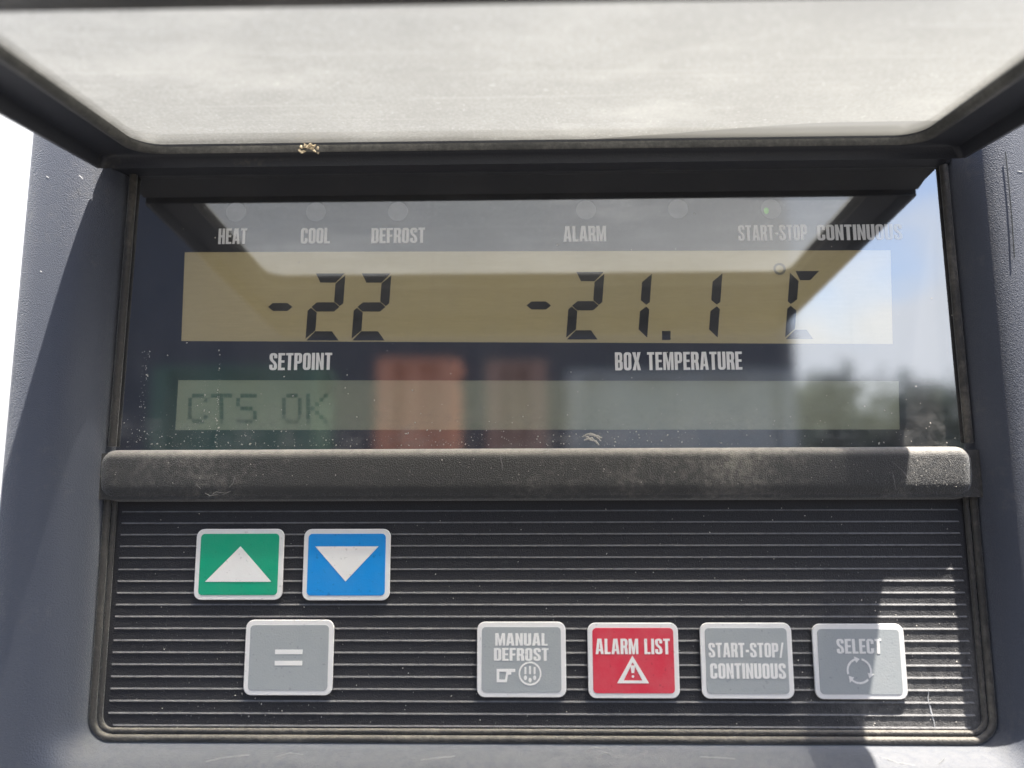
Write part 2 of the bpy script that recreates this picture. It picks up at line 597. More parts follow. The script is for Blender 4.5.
    if c == '/':
        return .32, [[(0, -.02), (.13, -.02), (.32, 1.02), (.19, 1.02)]]
    return .26, []


def text_contours(s, x0, x1, z0, z1):
    """lettering fitted to the box x0..x1, z0..z1"""
    gap = 0.065
    cur, out = 0.0, []
    for ch in s:
        w, cs = glyph(ch)
        for c in cs:
            out.append([(p[0] + cur, p[1]) for p in c])
        cur += w + gap
    cur -= gap
    return [[(x0 + p[0] / cur * (x1 - x0), z0 + p[1] * (z1 - z0)) for p in c] for c in out]


def text_px(s, px0, px1, py0, py1, y):
    a, b = at(px0, (py0 + py1) / 2, y), at(px1, (py0 + py1) / 2, y)
    m = (px0 + px1) / 2
    return text_contours(s, a.x, b.x, at(m, py1, y).z, at(m, py0, y).z)


# ------------------------------------------------------------------ the control panel
def thing(name, label, cat, loc=(0, 0, 0), group=None):
    o = bpy.data.objects.new(name, None)
    o.empty_display_size = 0.02
    COL.objects.link(o)
    o.location = loc
    o['label'] = label
    o['category'] = cat
    if group:
        o['group'] = group
    return o


panel = thing('control_panel', 'dark grey dusty plastic refrigeration control panel with display window and coloured keys', 'control panel')

# opening of the tub
OX0, OX1, OZ0, OZT = -0.1503, 0.1556, -0.0836, 0.134
RC = 0.0085


def u_path(o, y, zt=OZT):
    """left side down, across the bottom, up the right side of the opening, set out by o"""
    r = RC + o
    x0, x1, z0 = OX0 - o, OX1 + o, OZ0 - o
    pts = []
    for k in range(13):
        pts.append((x0, y, zt + (z0 + r - zt) * k / 12))
    for k in range(1, 11):
        a = math.radians(180 + 90 * k / 10)
        pts.append((x0 + r + r * math.cos(a), y, z0 + r + r * math.sin(a)))
    for k in range(1, 25):
        pts.append((x0 + r + (x1 - x0 - 2 * r) * k / 24, y, z0))
    for k in range(1, 11):
        a = math.radians(270 + 90 * k / 10)
        pts.append((x1 - r + r * math.cos(a), y, z0 + r + r * math.sin(a)))
    for k in range(1, 13):
        pts.append((x1, y, z0 + r + (zt - z0 - r) * k / 12))
    return pts


prof = [(0.0, 0.006), (0.0, 0.0), (0.0003, -0.0030), (0.0008, -0.0056), (0.0018, -0.0082), (0.0032, -0.0105),
        (0.0048, -0.0124), (0.0066, -0.0139), (0.0088, -0.0150), (0.0114, -0.0157), (0.0145, -0.0160),
        (0.0200, -0.0160), (0.0262, -0.0158), (0.0274, -0.0148), (0.0280, -0.0130), (0.0282, -0.0100), (0.0286, 0.0), (0.0290, 0.058)]
bm = bmesh.new()
loft(bm, [u_path(o * 1.0, y) for o, y in prof], closed=False)
add_box(bm, OX0 - 0.02, OX1 + 0.02, 0.0075, 0.05, -0.10, 0.123)        # backing body of the case
housing = bm_obj('housing', bm, M['housing'], panel, 50)

# header above the window, behind the lid hinge
bm = bmesh.new()
hz = [(0.0060, 0.1185), (-0.0012, 0.1185), (-0.0026, 0.1192), (-0.0034, 0.1206), (-0.0034, 0.1225), (-0.0024, 0.1236), (0.03, 0.1240)]
loft(bm, [[(x, y, z) for y, z in hz] for x in (OX0 + 0.0001, 0.0, OX1 - 0.0001)], closed=False)
bm_obj('header', bm, M['lidframe'], panel, 45)


# ---- beads (raised trims round window sides and round the keypad)
def tube_path(bm, pts, r, n=8, squash=1.0):
    rings = []
    for i, p in enumerate(pts):
        p = Vector(p)
        d = (Vector(pts[min(i + 1, len(pts) - 1)]) - Vector(pts[max(i - 1, 0)])).normalized()
        a = d.cross(Vector((0, 1, 0))).normalized()
        rings.append([p + a * (r * math.cos(2 * PI * k / n)) + Vector((0, 1, 0)) * (r * squash * math.sin(2 * PI * k / n)) for k in range(n)])
    vr = loft(bm, rings)
    bm.faces.new(vr[0])
    bm.faces.new(vr[-1])


WX0T, WX0B, WX1T, WX1B = -0.1474, -0.1484, 0.1535, 0.1540       # window sides, top and bottom
WZ0, WZ1 = 0.0135, 0.1185
for xt, xb in ((WX0T, WX0B), (WX1T, WX1B)):
    bm = bmesh.new()
    pts = [(xt + (xb - xt) * k / 10, -0.0012, WZ1 + (WZ0 + 0.003 - WZ1) * k / 10) for k in range(11)]
    tube_path(bm, pts, 0.0014, 10, 1.0)
    bm_obj('window_bead', bm, M['bead'], panel, 60)

bm = bmesh.new()
kp = [p for p in u_path(-0.0014, -0.0006, 0.004)]
tube_path(bm, kp, 0.0012, 10, 1.0)
kp2 = [p for p in u_path(-0.0036, 0.0002, 0.001)]
tube_path(bm, kp2, 0.0009, 8, 1.0)
bm_obj('keypad_bead', bm, M['bead'], panel, 60)

# ---- divider ledge with rounded ends
LX0, LX1 = -0.1508, 0.1532


def ledge_ring(e):
    """cross-section (y, z) pulled in by e towards its centre line (used to round the ends)"""
    c = []
    top, bot, fr = 0.0152 - e * 0.45, -0.0030 + e * 0.4, -0.0055 + e * 0.55
    rt, rb = 0.0040, 0.0062
    c.append((0.004, top))
    for k in range(9):
        a = math.radians(90 + 90 * k / 8)
        c.append((fr + rt + rt * math.cos(a), top - rt + rt * math.sin(a)))
    for k in range(9):
        a = math.radians(180 + 90 * k / 8)
        c.append((fr + rb + 0.0003 + rb * math.cos(a), bot + rb + rb * math.sin(a)))
    c.append((0.004, bot))
    return c


bm = bmesh.new()
rings = []
N = 60
R_END = 0.0055
xs = []
for k in range(8):
    xs.append((LX0 + R_END * (1 - math.cos(math.radians(90 * k / 8))), R_END * (1 - math.sin(math.radians(90 * k / 8)))))
for k in range(N + 1):
    xs.append((LX0 + R_END + (LX1 - LX0 - 2 * R_END) * k / N, 0.0))
for k in range(7, -1, -1):
    xs.append((LX1 - R_END * (1 - math.cos(math.radians(90 * k / 8))), R_END * (1 - math.sin(math.radians(90 * k / 8)))))
for x, e in xs:
    rings.append([(x, y, z) for y, z in ledge_ring(e)])
vr = loft(bm, rings, closed=False)
bm.faces.new(vr[0])
bm.faces.new(vr[-1])
add_box(bm, OX0 - 0.001, OX1 + 0.001, -0.0034, 0.0045, -0.0022, 0.0140)      # web carrying the ledge out to the case sides
ledge = bm_obj('divider_ledge', bm, M['ledge'], panel, 50)

# ---- keypad plate with moulded ribs
KX0, KX1, KZ0, KZ1 = OX0 + 0.0034, OX1 - 0.0034, OZ0 + 0.0034, 0.002
Z_FIRST, Z_LAST, NRIB = at(520, 511.5, 0.001).z, at(520, 727.0, 0.001).z, 19
bm = bmesh.new()
zs = [(KZ1, 0.0)]
for k in range(NRIB):
    z = Z_FIRST + (Z_LAST - Z_FIRST) * k / (NRIB - 1)
    zs += [(z + 0.00052, 0.0), (z + 0.00002, -0.00032), (z - 0.00016, -0.00032), (z - 0.00036, 0.0)]
zs.append((KZ0, 0.0))


def inset_x(z):
    r = 0.006
    if z < KZ0 + r:
        return r - math.sqrt(max(0, r * r - (KZ0 + r - z) ** 2))
    return 0.0


cols = []
RI = 0.0026
for z, d in zs:
    i = inset_x(z)
    a, b = KX0 + i, KX1 - i
    cols.append([(a, 0.001, z), (a + RI, 0.001, z), (a + RI + 0.0003, 0.001 + d, z), (b - RI - 0.0003, 0.001 + d, z), (b - RI, 0.001, z), (b, 0.001, z)])
loft(bm, cols, closed=False)
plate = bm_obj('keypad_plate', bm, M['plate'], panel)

# ---- keys
KY = 0.0006
LABEL = {}


def key(px, kind, mat, label):
    """one membrane key: white rim, coloured face, printed symbol"""
    x0, x1, z1, z0 = at(px[0], (px[1] + px[3]) / 2, -0.0004).x, at(px[2], (px[1] + px[3]) / 2, -0.0004).x, \
        at((px[0] + px[2]) / 2, px[1], -0.0004).z, at((px[0] + px[2]) / 2, px[3], -0.0004).z
    k = flat('push_button', [rrect(x0 + .0002, x1 - .0002, z0 + .0002, z1 - .0002, 0.0025)], KY, M['rim'], panel, 0.0009, 0.0002)
    k['label'] = label
    t = 0.0017
    fx0, fx1, fz0, fz1 = x0 + t, x1 - t, z0 + t, z1 - t
    f = flat('button_face', [rrect(fx0, fx1, fz0, fz1, 0.0013)], KY - 0.0008, mat, k, 0.00025, 0.00005)
    yb = KY - 0.00104
    cx, cz = (x0 + x1) / 2, (z0 + z1) / 2

    def q(u, v):
        return (x0 + (x1 - x0) * u, z1 + (z0 - z1) * v)      # u right, v down, in key widths

    th = 0.00012
    if kind == 'up':
        flat('arrow_symbol', [[q(.125, .745), q(.875, .745), q(.51, .245)]], yb, M['white'], k, th)
    elif kind == 'down':
        flat('arrow_symbol', [[q(.135, .245), q(.865, .245), q(.495, .735)][::-1]], yb, M['white'], k, th)
    elif kind == 'equals':
        flat('equals_symbol', [[q(.345, .455), q(.655, .455), q(.655, .395), q(.345, .395)],
                               [q(.345, .605), q(.655, .605), q(.655, .545), q(.345, .545)]], yb, M['white'], k, th)
    elif kind == 'defrost':
        flat('lettering', text_contours('MANUAL', *[q(.205, 0)[0], q(.795, 0)[0]], q(0, .315)[1], q(0, .15)[1]), yb, M['white'], k, th)
        flat('lettering', text_contours('DEFROST', *[q(.19, 0)[0], q(.805, 0)[0]], q(0, .515)[1], q(0, .35)[1]), yb, M['white'], k, th)
        # pointing hand
        flat('hand_symbol', [[q(.22, .80), q(.335, .80), q(.35, .70), q(.385, .70), q(.385, .665), q(.43, .665), q(.43, .625), q(.22, .625)],
                             [q(.25, .765), q(.315, .765), q(.33, .66), q(.25, .66)]], yb, M['white'], k, th)
        c = q(.595, .685)
        r = 0.0039
        cs = [circ(c[0], c[1], r, 28), circ(c[0], c[1], r * .86, 28)]
        for dx, ln in ((-.40, .55), (0, .62), (.40, .55)):
            x = c[0] + dx * r
            cs.append([(x - .085 * r, c[1] - .05 * r), (x + .085 * r, c[1] - .05 * r), (x + .085 * r, c[1] + ln * r), (x - .085 * r, c[1] + ln * r)])
            zz = c[1] - (.35 if dx else .55) * r
            cs.append(circ(x, zz, .14 * r, 10, .20 * r))
        flat('defrost_symbol', cs, yb, M['white'], k, th)
    elif kind == 'alarm':
        flat('lettering', text_contours('ALARM LIST', q(.085, 0)[0], q(.905, 0)[0], q(0, .415)[1], q(0, .21)[1]), yb, M['white'], k, th)
        flat('warning_symbol', [[q(.315, .80), q(.665, .80), q(.49, .435)], [q(.49, .52), q(.592, .763), q(.388, .763)]], yb, M['white'], k, th)
        flat('exclamation_mark', [[q(.475, .665), q(.505, .665), q(.515, .565), q(.465, .565)], circ(*q(.49, .71), 0.00045, 10)], yb, M['white'], k, th)
    elif kind == 'startstop':
        flat('lettering', text_contours('START-STOP/', q(.085, 0)[0], q(.905, 0)[0], q(0, .455)[1], q(0, .265)[1]), yb, M['white'], k, th)
        flat('lettering', text_contours('CONTINUOUS', q(.095, 0)[0], q(.915, 0)[0], q(0, .735)[1], q(0, .535)[1]), yb, M['white'], k, th)
    elif kind == 'select':
        flat('lettering', text_contours('SELECT', q(.255, 0)[0], q(.745, 0)[0], q(0, .395)[1], q(0, .20)[1]), yb, M['white'], k, th)
        c = q(.485, .625)
        r = 0.0040
        cs = []
        for a0 in (200, 320, 80):
            a_, b_ = a0 - 5, a0 - 92            # clockwise arc then an arrow head
            o = arc(c[0], c[1], r * 1.06, r * 1.06, a_, b_, 8)
            i = arc(c[0], c[1], r * .90, r * .90, b_, a_, 8)
            hb = math.radians(b_ - 24)
            br = math.radians(b_)
            head = [(c[0] + r * 1.26 * math.cos(br), c[1] + r * 1.26 * math.sin(br)),
                    (c[0] + r * .98 * math.cos(hb), c[1] + r * .98 * math.sin(hb)),
                    (c[0] + r * .70 * math.cos(br), c[1] + r * .70 * math.sin(br))]
            cs.append(o + head + i)
        flat('cycle_symbol', cs, yb, M['white'], k, th)
    return k


key((195, 529, 283, 600), 'up', M['green'], 'green key with white triangle pointing up')
key((303, 529, 390, 600.5), 'down', M['blue'], 'blue key with white triangle pointing down')
key((244.5, 620, 333, 695.5), 'equals', M['grey'], 'grey key with white equals sign')
key((477, 622, 566, 697.5), 'defrost', M['grey'], 'grey key lettered MANUAL DEFROST')
key((588, 623, 679, 698.5), 'alarm', M['red'], 'red key lettered ALARM LIST with warning triangle')
key((701, 623, 793, 699), 'startstop', M['grey'], 'grey key lettered START-STOP/CONTINUOUS')
key((814, 624, 906, 699.5), 'select', M['grey'], 'grey key lettered SELECT with circling arrows')

# ---- display: printed mask, two liquid crystal screens, lamps, captions, window pane
MY = 0.0030
a, b, c, d = at(184.5, 252, MY), at(891, 250, MY), at(893, 344, MY), at(181, 341, MY)
l1 = [(d.x, d.z), (c.x, c.z), (b.x, b.z), (a.x, a.z)]
a, b, c, d = at(178, 380, MY), at(899, 381, MY), at(900, 429.5, MY), at(175, 430, MY)
l2 = [(d.x, d.z), (c.x, c.z), (b.x, b.z), (a.x, a.z)]
outer = [(WX0B - 0.004, WZ0 - 0.004), (WX1B + 0.003, WZ0 - 0.004), (WX1B + 0.003, WZ1 + 0.002), (WX0B - 0.004, WZ1 + 0.002)]
mask = flat('display_mask', [outer, l1[::-1], l2[::-1]], MY + 0.00025, M['mask'], panel, 0.00025)

SY = MY + 0.0003


def grow(q, e):
    cx = sum(p[0] for p in q) / 4
    cz = sum(p[1] for p in q) / 4
    return [(p[0] + (e if p[0] > cx else -e), p[1] + (e if p[1] > cz else -e)) for p in q]


lcd = flat('main_screen', [grow(l1, 0.002)], SY + 0.001, M['lcd'], panel, 0.001)
lcd['label'] = 'olive main screen showing setpoint and box temperature digits'
txt = flat('message_screen', [grow(l2, 0.002)], SY + 0.001, M['lcd2'], panel, 0.001)
txt['label'] = 'dim lower message screen with faint dotted text'
YS = SY - 0.00002


def seg_px(pts):
    return [(at(x, y, SY).x, at(x, y, SY).z) for x, y in pts]


def lerp(a, b, t):
    return (a[0] + (b[0] - a[0]) * t, a[1] + (b[1] - a[1]) * t)


def digit(x0, x1, y0, y1, segs, slant=5.0, w=9.2):
    """seven-segment figure in photo measurements; slant = how far the top leans right"""
    def P(u, v):
        x = x0 + u
        y = y0 + v
        return (x + slant * (1 - v / H), y)
    Wd, H = x1 - x0 - slant, y1 - y0
    m = H / 2
    g = 0.9
    out = {}
    out['a'] = [P(g + 4.5, 0), P(Wd - g, 0), P(Wd - w, w), P(w + 1.5, w)]
    out['d'] = [P(g, H), P(w * 1.0, H - w), P(Wd - w, H - w), P(Wd - g - 1, H)]
    out['g'] = [P(w * .38, m), P(w * .95, m - w / 2), P(Wd - w * .95, m - w / 2), P(Wd - w * .38, m), P(Wd - w * .95, m + w / 2), P(w * .95, m + w / 2)]
    out['f'] = [P(0, g + 1), P(w, w + g), P(w, m - w / 2 - g), P(w * .35, m - g), P(0, m - w * .4)]
    out['e'] = [P(0, m + w * .4), P(w * .35, m + g), P(w, m + w / 2 + g), P(w, H - w - g), P(0, H - g - 1)]
    out['b'] = [P(Wd, g + 1), P(Wd, m - w * .4), P(Wd - w * .35, m - g), P(Wd - w, m - w / 2 - g), P(Wd - w, w + g)]
    out['c'] = [P(Wd, m + w * .4), P(Wd, H - g - 1), P(Wd - w, H - w - g), P(Wd - w, m + w / 2 + g), P(Wd - w * .35, m + g)]
    return [seg_px(out[s]) for s in segs]


def minus(x0, x1, y0, y1):
    h = (y1 - y0) / 2
    return [seg_px([(x0, y0 + h), (x0 + h + 1, y0), (x1 - h - 1, y0), (x1, y0 + h), (x1 - h - 1, y1), (x0 + h + 1, y1)])]


def lcd_part(name, contours, label=None, mat='segment'):
    o = flat(name, contours, YS, M[mat], lcd, 0.00010)
    if label:
        o['label'] = label
    return o


lcd_part('minus_sign', minus(268, 292.5, 303, 311))
lcd_part('digit', digit(305.5, 345.5, 273.5, 340.5, 'abged'))
lcd_part('digit', digit(351.5, 391.5, 273.5, 340.5, 'abged'))
lcd_part('minus_sign', minus(526.5, 551, 301.5, 309.5))
lcd_part('digit', digit(566, 604.5, 272, 339.5, 'abged'))
lcd_part('digit', digit(608, 652, 272, 339.5, 'bc'))
lcd_part('decimal_point', [seg_px([(662, 331), (670.5, 331), (670.5, 340), (662, 340)])])
lcd_part('digit', digit(680, 722.5, 271.5, 339.5, 'bc'))
p = at(779.5, 269, SY)
lcd_part('degree_sign', [circ(p.x, p.z, 0.0023, 20), circ(p.x, p.z, 0.0014, 20)], mat='faintseg')
lcd_part('unit_letter', digit(785, 820, 271, 339, 'afed'))

# faint dot-matrix message
FONT = {'C': ('01110', '10001', '10000', '10000', '10000', '10001', '01110'),
        'T': ('11111', '00100', '00100', '00100', '00100', '00100', '00100'),
        'S': ('01111', '10000', '10000', '01110', '00001', '00001', '11110'),
        'O': ('01110', '10001', '10001', '10001', '10001', '10001', '01110'),
        'K': ('10001', '10010', '10100', '11000', '10100', '10010', '10001')}
for ch, x0, x1 in (('C', 188, 208), ('T', 211, 232), ('S', 236, 257), ('O', 282, 302), ('K', 306, 328)):
    strong, weak = [], []
    for r, row in enumerate(FONT[ch]):
        for c_, v in enumerate(row):
            if v == '1':
                dx, dy = (x1 - x0) / 5, 30 / 7
                x, y = x0 + c_ * dx, 393.5 + r * dy
                q = seg_px([(x + .2, y + dy - .2), (x + dx - .2, y + dy - .2), (x + dx - .2, y + .2), (x + .2, y + .2)])
                (weak if (ch == 'C' and (r > 2 or c_ == 4)) or r > 5 or (ch == 'O' and r > 4) else strong).append(q)
    g = flat('dot_letter', strong, YS, M['dot'], txt, 0.00008)
    if weak:
        g.data.materials.append(M['dotfaint'])
        wob = flat('dot_letter', weak, YS, M['dotfaint'], txt, 0.00008)

# captions
CY = -0.00003
for s, x0, x1, y0, y1, dim in (('HEAT', 218.5, 247, 228.5, 244, 0), ('COOL', 301, 330, 228, 243.5, 0), ('DEFROST', 371.5, 425, 228, 243, 0),
                               ('ALARM', 563.5, 606, 226, 241.5, 0), ('START-STOP', 738, 807, 225, 240.5, 0), ('CONTINUOUS', 817, 902, 224.5, 240, 0),
                               ('SETPOINT', 269.5, 332, 353, 370, 0), ('BOX TEMPERATURE', 615, 742, 352, 370, 0)):
    flat('printed_caption', text_px(s, x0, x1, y0, y1, 0.0), CY, M['print'], panel, 0.00006)

for x, y, m in ((236, 212, 'led'), (316, 212, 'led'), (398, 211.5, 'led'), (586, 210, 'led'), (678, 209, 'led'), (771, 209, 'ledgreen')):
    p = at(x, y, MY)
    lo = flat('indicator_lamp', [circ(p.x, p.z, 0.0037, 26)], MY - 0.00002, M['led'], panel, 0.00016, 0.00004)
    if m == 'ledgreen':
        lo['label'] = 'indicator lamp with a green glint above START-STOP'
        p2 = at(x - 5, y + 2, MY)
        flat('lamp_die', [circ(p2.x, p2.z, 0.0009, 12, 0.0012)], MY - 0.00022, M['ledgreen'], lo, 0.00012)

# window pane
bm = bmesh.new()
add_box(bm, WX0B - 0.003, WX1B + 0.002, 0.0, 0.0022, WZ0 - 0.003, WZ1 + 0.001)
bmesh.ops.recalc_face_normals(bm, faces=bm.faces[:])
for f in bm.faces:
    f.material_index = 0 if f.normal.y < -0.5 else 1
me = bpy.data.meshes.new('window_pane')
bm.to_mesh(me)
bm.free()
pane = link_mesh('window_pane', me, [M['pane'], M['paneback']], panel)

# ------------------------------------------------------------------ raised lid (hinged cover with hazed window)
LID_Y0, LID_Z0 = -0.0165, 0.1203           # hinge line: pane underside at the rear
LID_X0, LID_X1 = -0.1522, 0.1525
LID_L, PANE_END = 0.172, 0.1022
FRONT = (LID_L - PANE_END) / 0.0212          # the front rail is much wider than the side rails
DROOP = math.radians(5.3)
lid = bpy.data.objects.new('lid', None)
lid.empty_display_size = 0.02
COL.objects.link(lid)
lid.parent = panel
lid['label'] = 'raised flip-up lid of black plastic round a hazed clear window'


def lid_pt(x, v, w):
    """x across, v outward from the hinge, w above the pane underside"""
    return (x, LID_Y0 - v * math.cos(DROOP) - w * math.sin(DROOP) * 0, LID_Z0 - v * math.sin(DROOP) + w)


def lid_ring(inset, w, skirt=0.0, r_extra=0.0):
    ra = 0.006 + inset * 0.12
    rb = 0.0008 + inset * 0.36
    inr = inset * 0.22
    # the rear rail is narrower than the side rails
    pts = rrect2(LID_X0 + inset * 0.78, LID_X1 - inset * 0.78, inr, LID_L - inset * FRONT, ra, rb)
    return [lid_pt(x, v, w - skirt * v) for x, v in pts]


def rrect2(x0, x1, z0, z1, ra, rb, n=7):
    """rounded rectangle with radius ra on the z1 side and rb on the z0 side"""
    pts = []
    for cx, cz, a0, r in ((x1 - ra, z1 - ra, 0, ra), (x0 + ra, z1 - ra, 90, ra), (x0 + rb, z0 + rb, 180, rb), (x1 - rb, z0 + rb, 270, rb)):
        for k in range(n + 1):
            a = math.radians(a0 + 90 * k / n)
            pts.append((cx + r * math.cos(a), cz + r * math.sin(a)))
    return pts


bm = bmesh.new()
sk = 0.02
rp = [(0.0000, -0.0060, sk), (0.0000, 0.0030, 0), (0.0015, 0.0048, 0), (0.0205, 0.0048, 0), (0.0222, 0.0036, 0), (0.0222, 0.0002, 0), (0.0214, -0.0008, 0),
      (0.0196, -0.0014, 0), (0.0060, -0.0014, 0), (0.0036, -0.0022, 0), (0.0026, -0.0048, sk), (0.0018, -0.0062, sk)]
rings = [lid_ring(i, w, s) for i, w, s in rp]
loft(bm, rings + [rings[0]])
bmesh.ops.remove_doubles(bm, verts=bm.verts[:], dist=1e-6)
bm_obj('lid_frame', bm, M['lidframe'], lid, 50)

bm = bmesh.new()
rg = [(0.0190, -0.0015), (0.0196, -0.0023), (0.0212, -0.0026), (0.0232, -0.0020), (0.0238, -0.0002)]
rings = [lid_ring(i, w) for i, w in rg]
loft(bm, rings)
bm_obj('lid_gasket', bm, M['gasket'], lid, 60)

# hinge barrel closing the gap between lid and case
bm = bmesh.new()
hp = [(0.0040, 0.1190), (-0.0100, 0.1176), (-0.0150, 0.1160), (-0.0160, 0.1170), (-0.0160, 0.1236), (-0.0145, 0.1250), (-0.0080, 0.1256), (0.0040, 0.1252)]
rings = [[(x, y, z) for y, z in hp] for x in (LID_X0 + 0.0003, 0.0, LID_X1 - 0.0003)]
vr = loft(bm, rings)
bm.faces.new(vr[0])
bm.faces.new(vr[-1])
bm_obj('hinge', bm, M['lidframe'], lid, 40)

# hazed pane, a thin solid sheet
bm = bmesh.new()
for w0 in (0.0008,):
    pts = rrect2(LID_X0 + 0.0168, LID_X1 - 0.0168, 0.0046, PANE_END + 0.0006, 0.0085, 0.0085)
    bot = [bm.verts.new(lid_pt(x, v, w0)) for x, v in pts]
    f = bm.faces.new(bot)
me = bpy.data.meshes.new('lid_window')
f.normal_update()
if f.normal.z > 0:
    f.normal_flip()
bm.to_mesh(me)
bm.free()
link_mesh('lid_window', me, M['lidpane'], lid)

# ------------------------------------------------------------------ dust, scratches, crumbs
def specks(name, spots, y, mat, parent, smin, smax, seed):
    """spots: (x0, x1, z0, z1, count, bias) - bias > 1 crowds the specks towards z0"""
    rnd = random.Random(seed)
    bm = bmesh.new()
    for x0, x1, z0, z1, n, bias in spots:
        for _ in range(n):
            x, z = x0 + (x1 - x0) * rnd.random(), z0 + (z1 - z0) * rnd.random() ** bias
            r = smin + (smax - smin) * rnd.random() ** 4
            yy = y(x, z) if callable(y) else y
            a, el_ = rnd.random() * PI, 0.5 + 1.2 * rnd.random()
            k = 5
            base = []
            for i_ in range(k):
                b_ = 2 * PI * i_ / k
                u, v = r * el_ * math.cos(b_) * (.6 + .6 * rnd.random()), r * math.sin(b_) * (.6 + .6 * rnd.random())
                base.append(bm.verts.new((x + u * math.cos(a) - v * math.sin(a), yy, z + u * math.sin(a) + v * math.cos(a))))
            top = bm.verts.new((x, yy - r * .7, z))
            for i_ in range(k):
                bm.faces.new((base[i_], base[(i_ + 1) % k], top))
    o = bm_obj(name, bm, mat, parent)
    o['kind'] = 'stuff'
    return o


def P2(px, py, y):
    v = at(px, py, y)
    return v.x, v.z


def box_px(px0, px1, py0, py1, y, n, bias=1.0):
    a_, b_ = P2(px0, py1, y), P2(px1, py0, y)
    return (a_[0], b_[0], a_[1], b_[1], n, bias)


specks('dust_specks', [box_px(122, 960, 384, 447, 0, 420, 2.2), box_px(122, 960, 200, 447, 0, 130, 1.0), box_px(126, 330, 425, 447, 0, 160, 1.5),
                       box_px(136, 150, 350, 445, 0, 90, 1.0), box_px(214, 222, 350, 445, 0, 50, 1.0), box_px(198, 206, 380, 445, 0, 30, 1.0),
                       box_px(330, 700, 428, 447, 0, 200, 1.3)],
       -0.00002, M['dust'], pane, 0.00006, 0.00032, 3)
specks('dust_specks', [box_px(130, 960, 505, 728, 0, 500, 1.2), box_px(860, 955, 600, 735, 0, 260, 1.0), box_px(125, 330, 690, 730, 0, 90, 1.0)],
       0.00095, M['dust'], plate, 0.00005, 0.00026, 4)
specks('grit', [box_px(125, 968, 506, 730, 0, 1100, 1.0), box_px(780, 968, 560, 732, 0, 800, 1.0), box_px(125, 300, 600, 730, 0, 400, 1.0)],
       0.00098, M['grit'], plate, 0.00006, 0.00020, 14)
specks('grit', [box_px(110, 965, 457, 487, -.0055, 1500, 1.0), box_px(900, 965, 457, 487, -.0055, 300, 1.0)], -0.00555, M['grit'], ledge, 0.00005, 0.00018, 15)
specks('dust_specks', [box_px(110, 965, 457, 487, -.0055, 260, 1.0), box_px(915, 965, 457, 487, -.0055, 90, 1.0)], -0.0056, M['dust'], ledge, 0.00005, 0.00020, 5)


def scratch(bm, pts, w, y, ragged=1.0):
    """thin raised score following pts (photo measurements) on depth y"""
    q = [at(px, py, y) for px, py in pts]
    fine = []
    for a_, b_ in zip(q[:-1], q[1:]):
        for k in range(6):
            fine.append(a_.lerp(b_, k / 6))
    fine.append(q[-1])
    rings = []
    for i_, p in enumerate(fine):
        d_ = (fine[min(i_ + 1, len(fine) - 1)] - fine[max(i_ - 1, 0)]).normalized()
        n_ = Vector((-d_.z, 0, d_.x))
        ww = w * (1.0 + ragged * (-.65 + .65 * math.sin(PI * (i_ + .5) / len(fine)))) * (1.0 + ragged * (0.6 * random.random() - .3))
        j_ = n_ * (random.random() - .5) * w * .8 * ragged
        rings.append([p + j_ - n_ * ww, p + j_ + Vector((0, -w * .5, 0)), p + j_ + n_ * ww])
    loft(bm, rings, closed=False)


for pts in ([(929, 688), (928, 700), (933, 718), (936, 733)],):
    bm = bmesh.new()
    scratch(bm, pts, 0.00022, 0.0009)
    bm_obj('scratch', bm, M['scratch'], plate)
for pts in ([(205, 493), (210, 496), (218, 494)], [(208, 498), (216, 492), (224, 493)], [(229, 488), (233, 483), (235, 476)], [(196, 484), (201, 489)],
            [(98, 474), (103, 479)], [(168, 468), (176, 462), (182, 460)], [(892, 462), (902, 470), (912, 484)], [(500, 455), (503, 470)], [(222, 495), (231, 491)], [(892, 470), (896, 490)]):
    bm = bmesh.new()
    scratch(bm, pts, 0.00013, -0.0056)
    bm_obj('scratch', bm, M['scratchdim'], ledge)
for pts in ([(46, 176), (49, 178)], [(79, 175), (83, 179)], [(1017, 171), (1023, 172)], [(40, 271), (42, 272)]):
    bm = bmesh.new()
    scratch(bm, pts, 0.00013, -0.0161)
    bm_obj('scratch', bm, M['scratch'], housing)
for pts in ([(585, 752), (592, 748), (606, 748), (612, 751)], [(596, 757), (606, 753), (611, 756)], [(275, 757), (290, 753), (303, 755)], [(205, 762), (228, 757), (250, 755)],
            [(880, 757), (898, 763), (915, 765)], [(938, 765), (945, 758)], [(700, 757), (735, 759)], [(420, 760), (455, 756)]):
    bm = bmesh.new()
    scratch(bm, pts, 0.00020, -0.0118)
    bm_obj('scuff', bm, M['scuff'], housing)
bm = bmesh.new()
scratch(bm, [(1005.5, 152), (1009, 185), (1012, 220), (1014.5, 258)], 0.00022, -0.01622, 0.0)
bm_obj('seam', bm, M['segment'], housing)
bm = bmesh.new()
for pts in ([(582, 437), (588, 434), (596, 436), (601, 441)], [(584, 440), (592, 438), (599, 445)], [(586, 436), (593, 441)], [(590, 433), (602, 438)]):
    scratch(bm, pts, 0.00035, -0.00005)
bm_obj('smear', bm, M['dust'], pane)

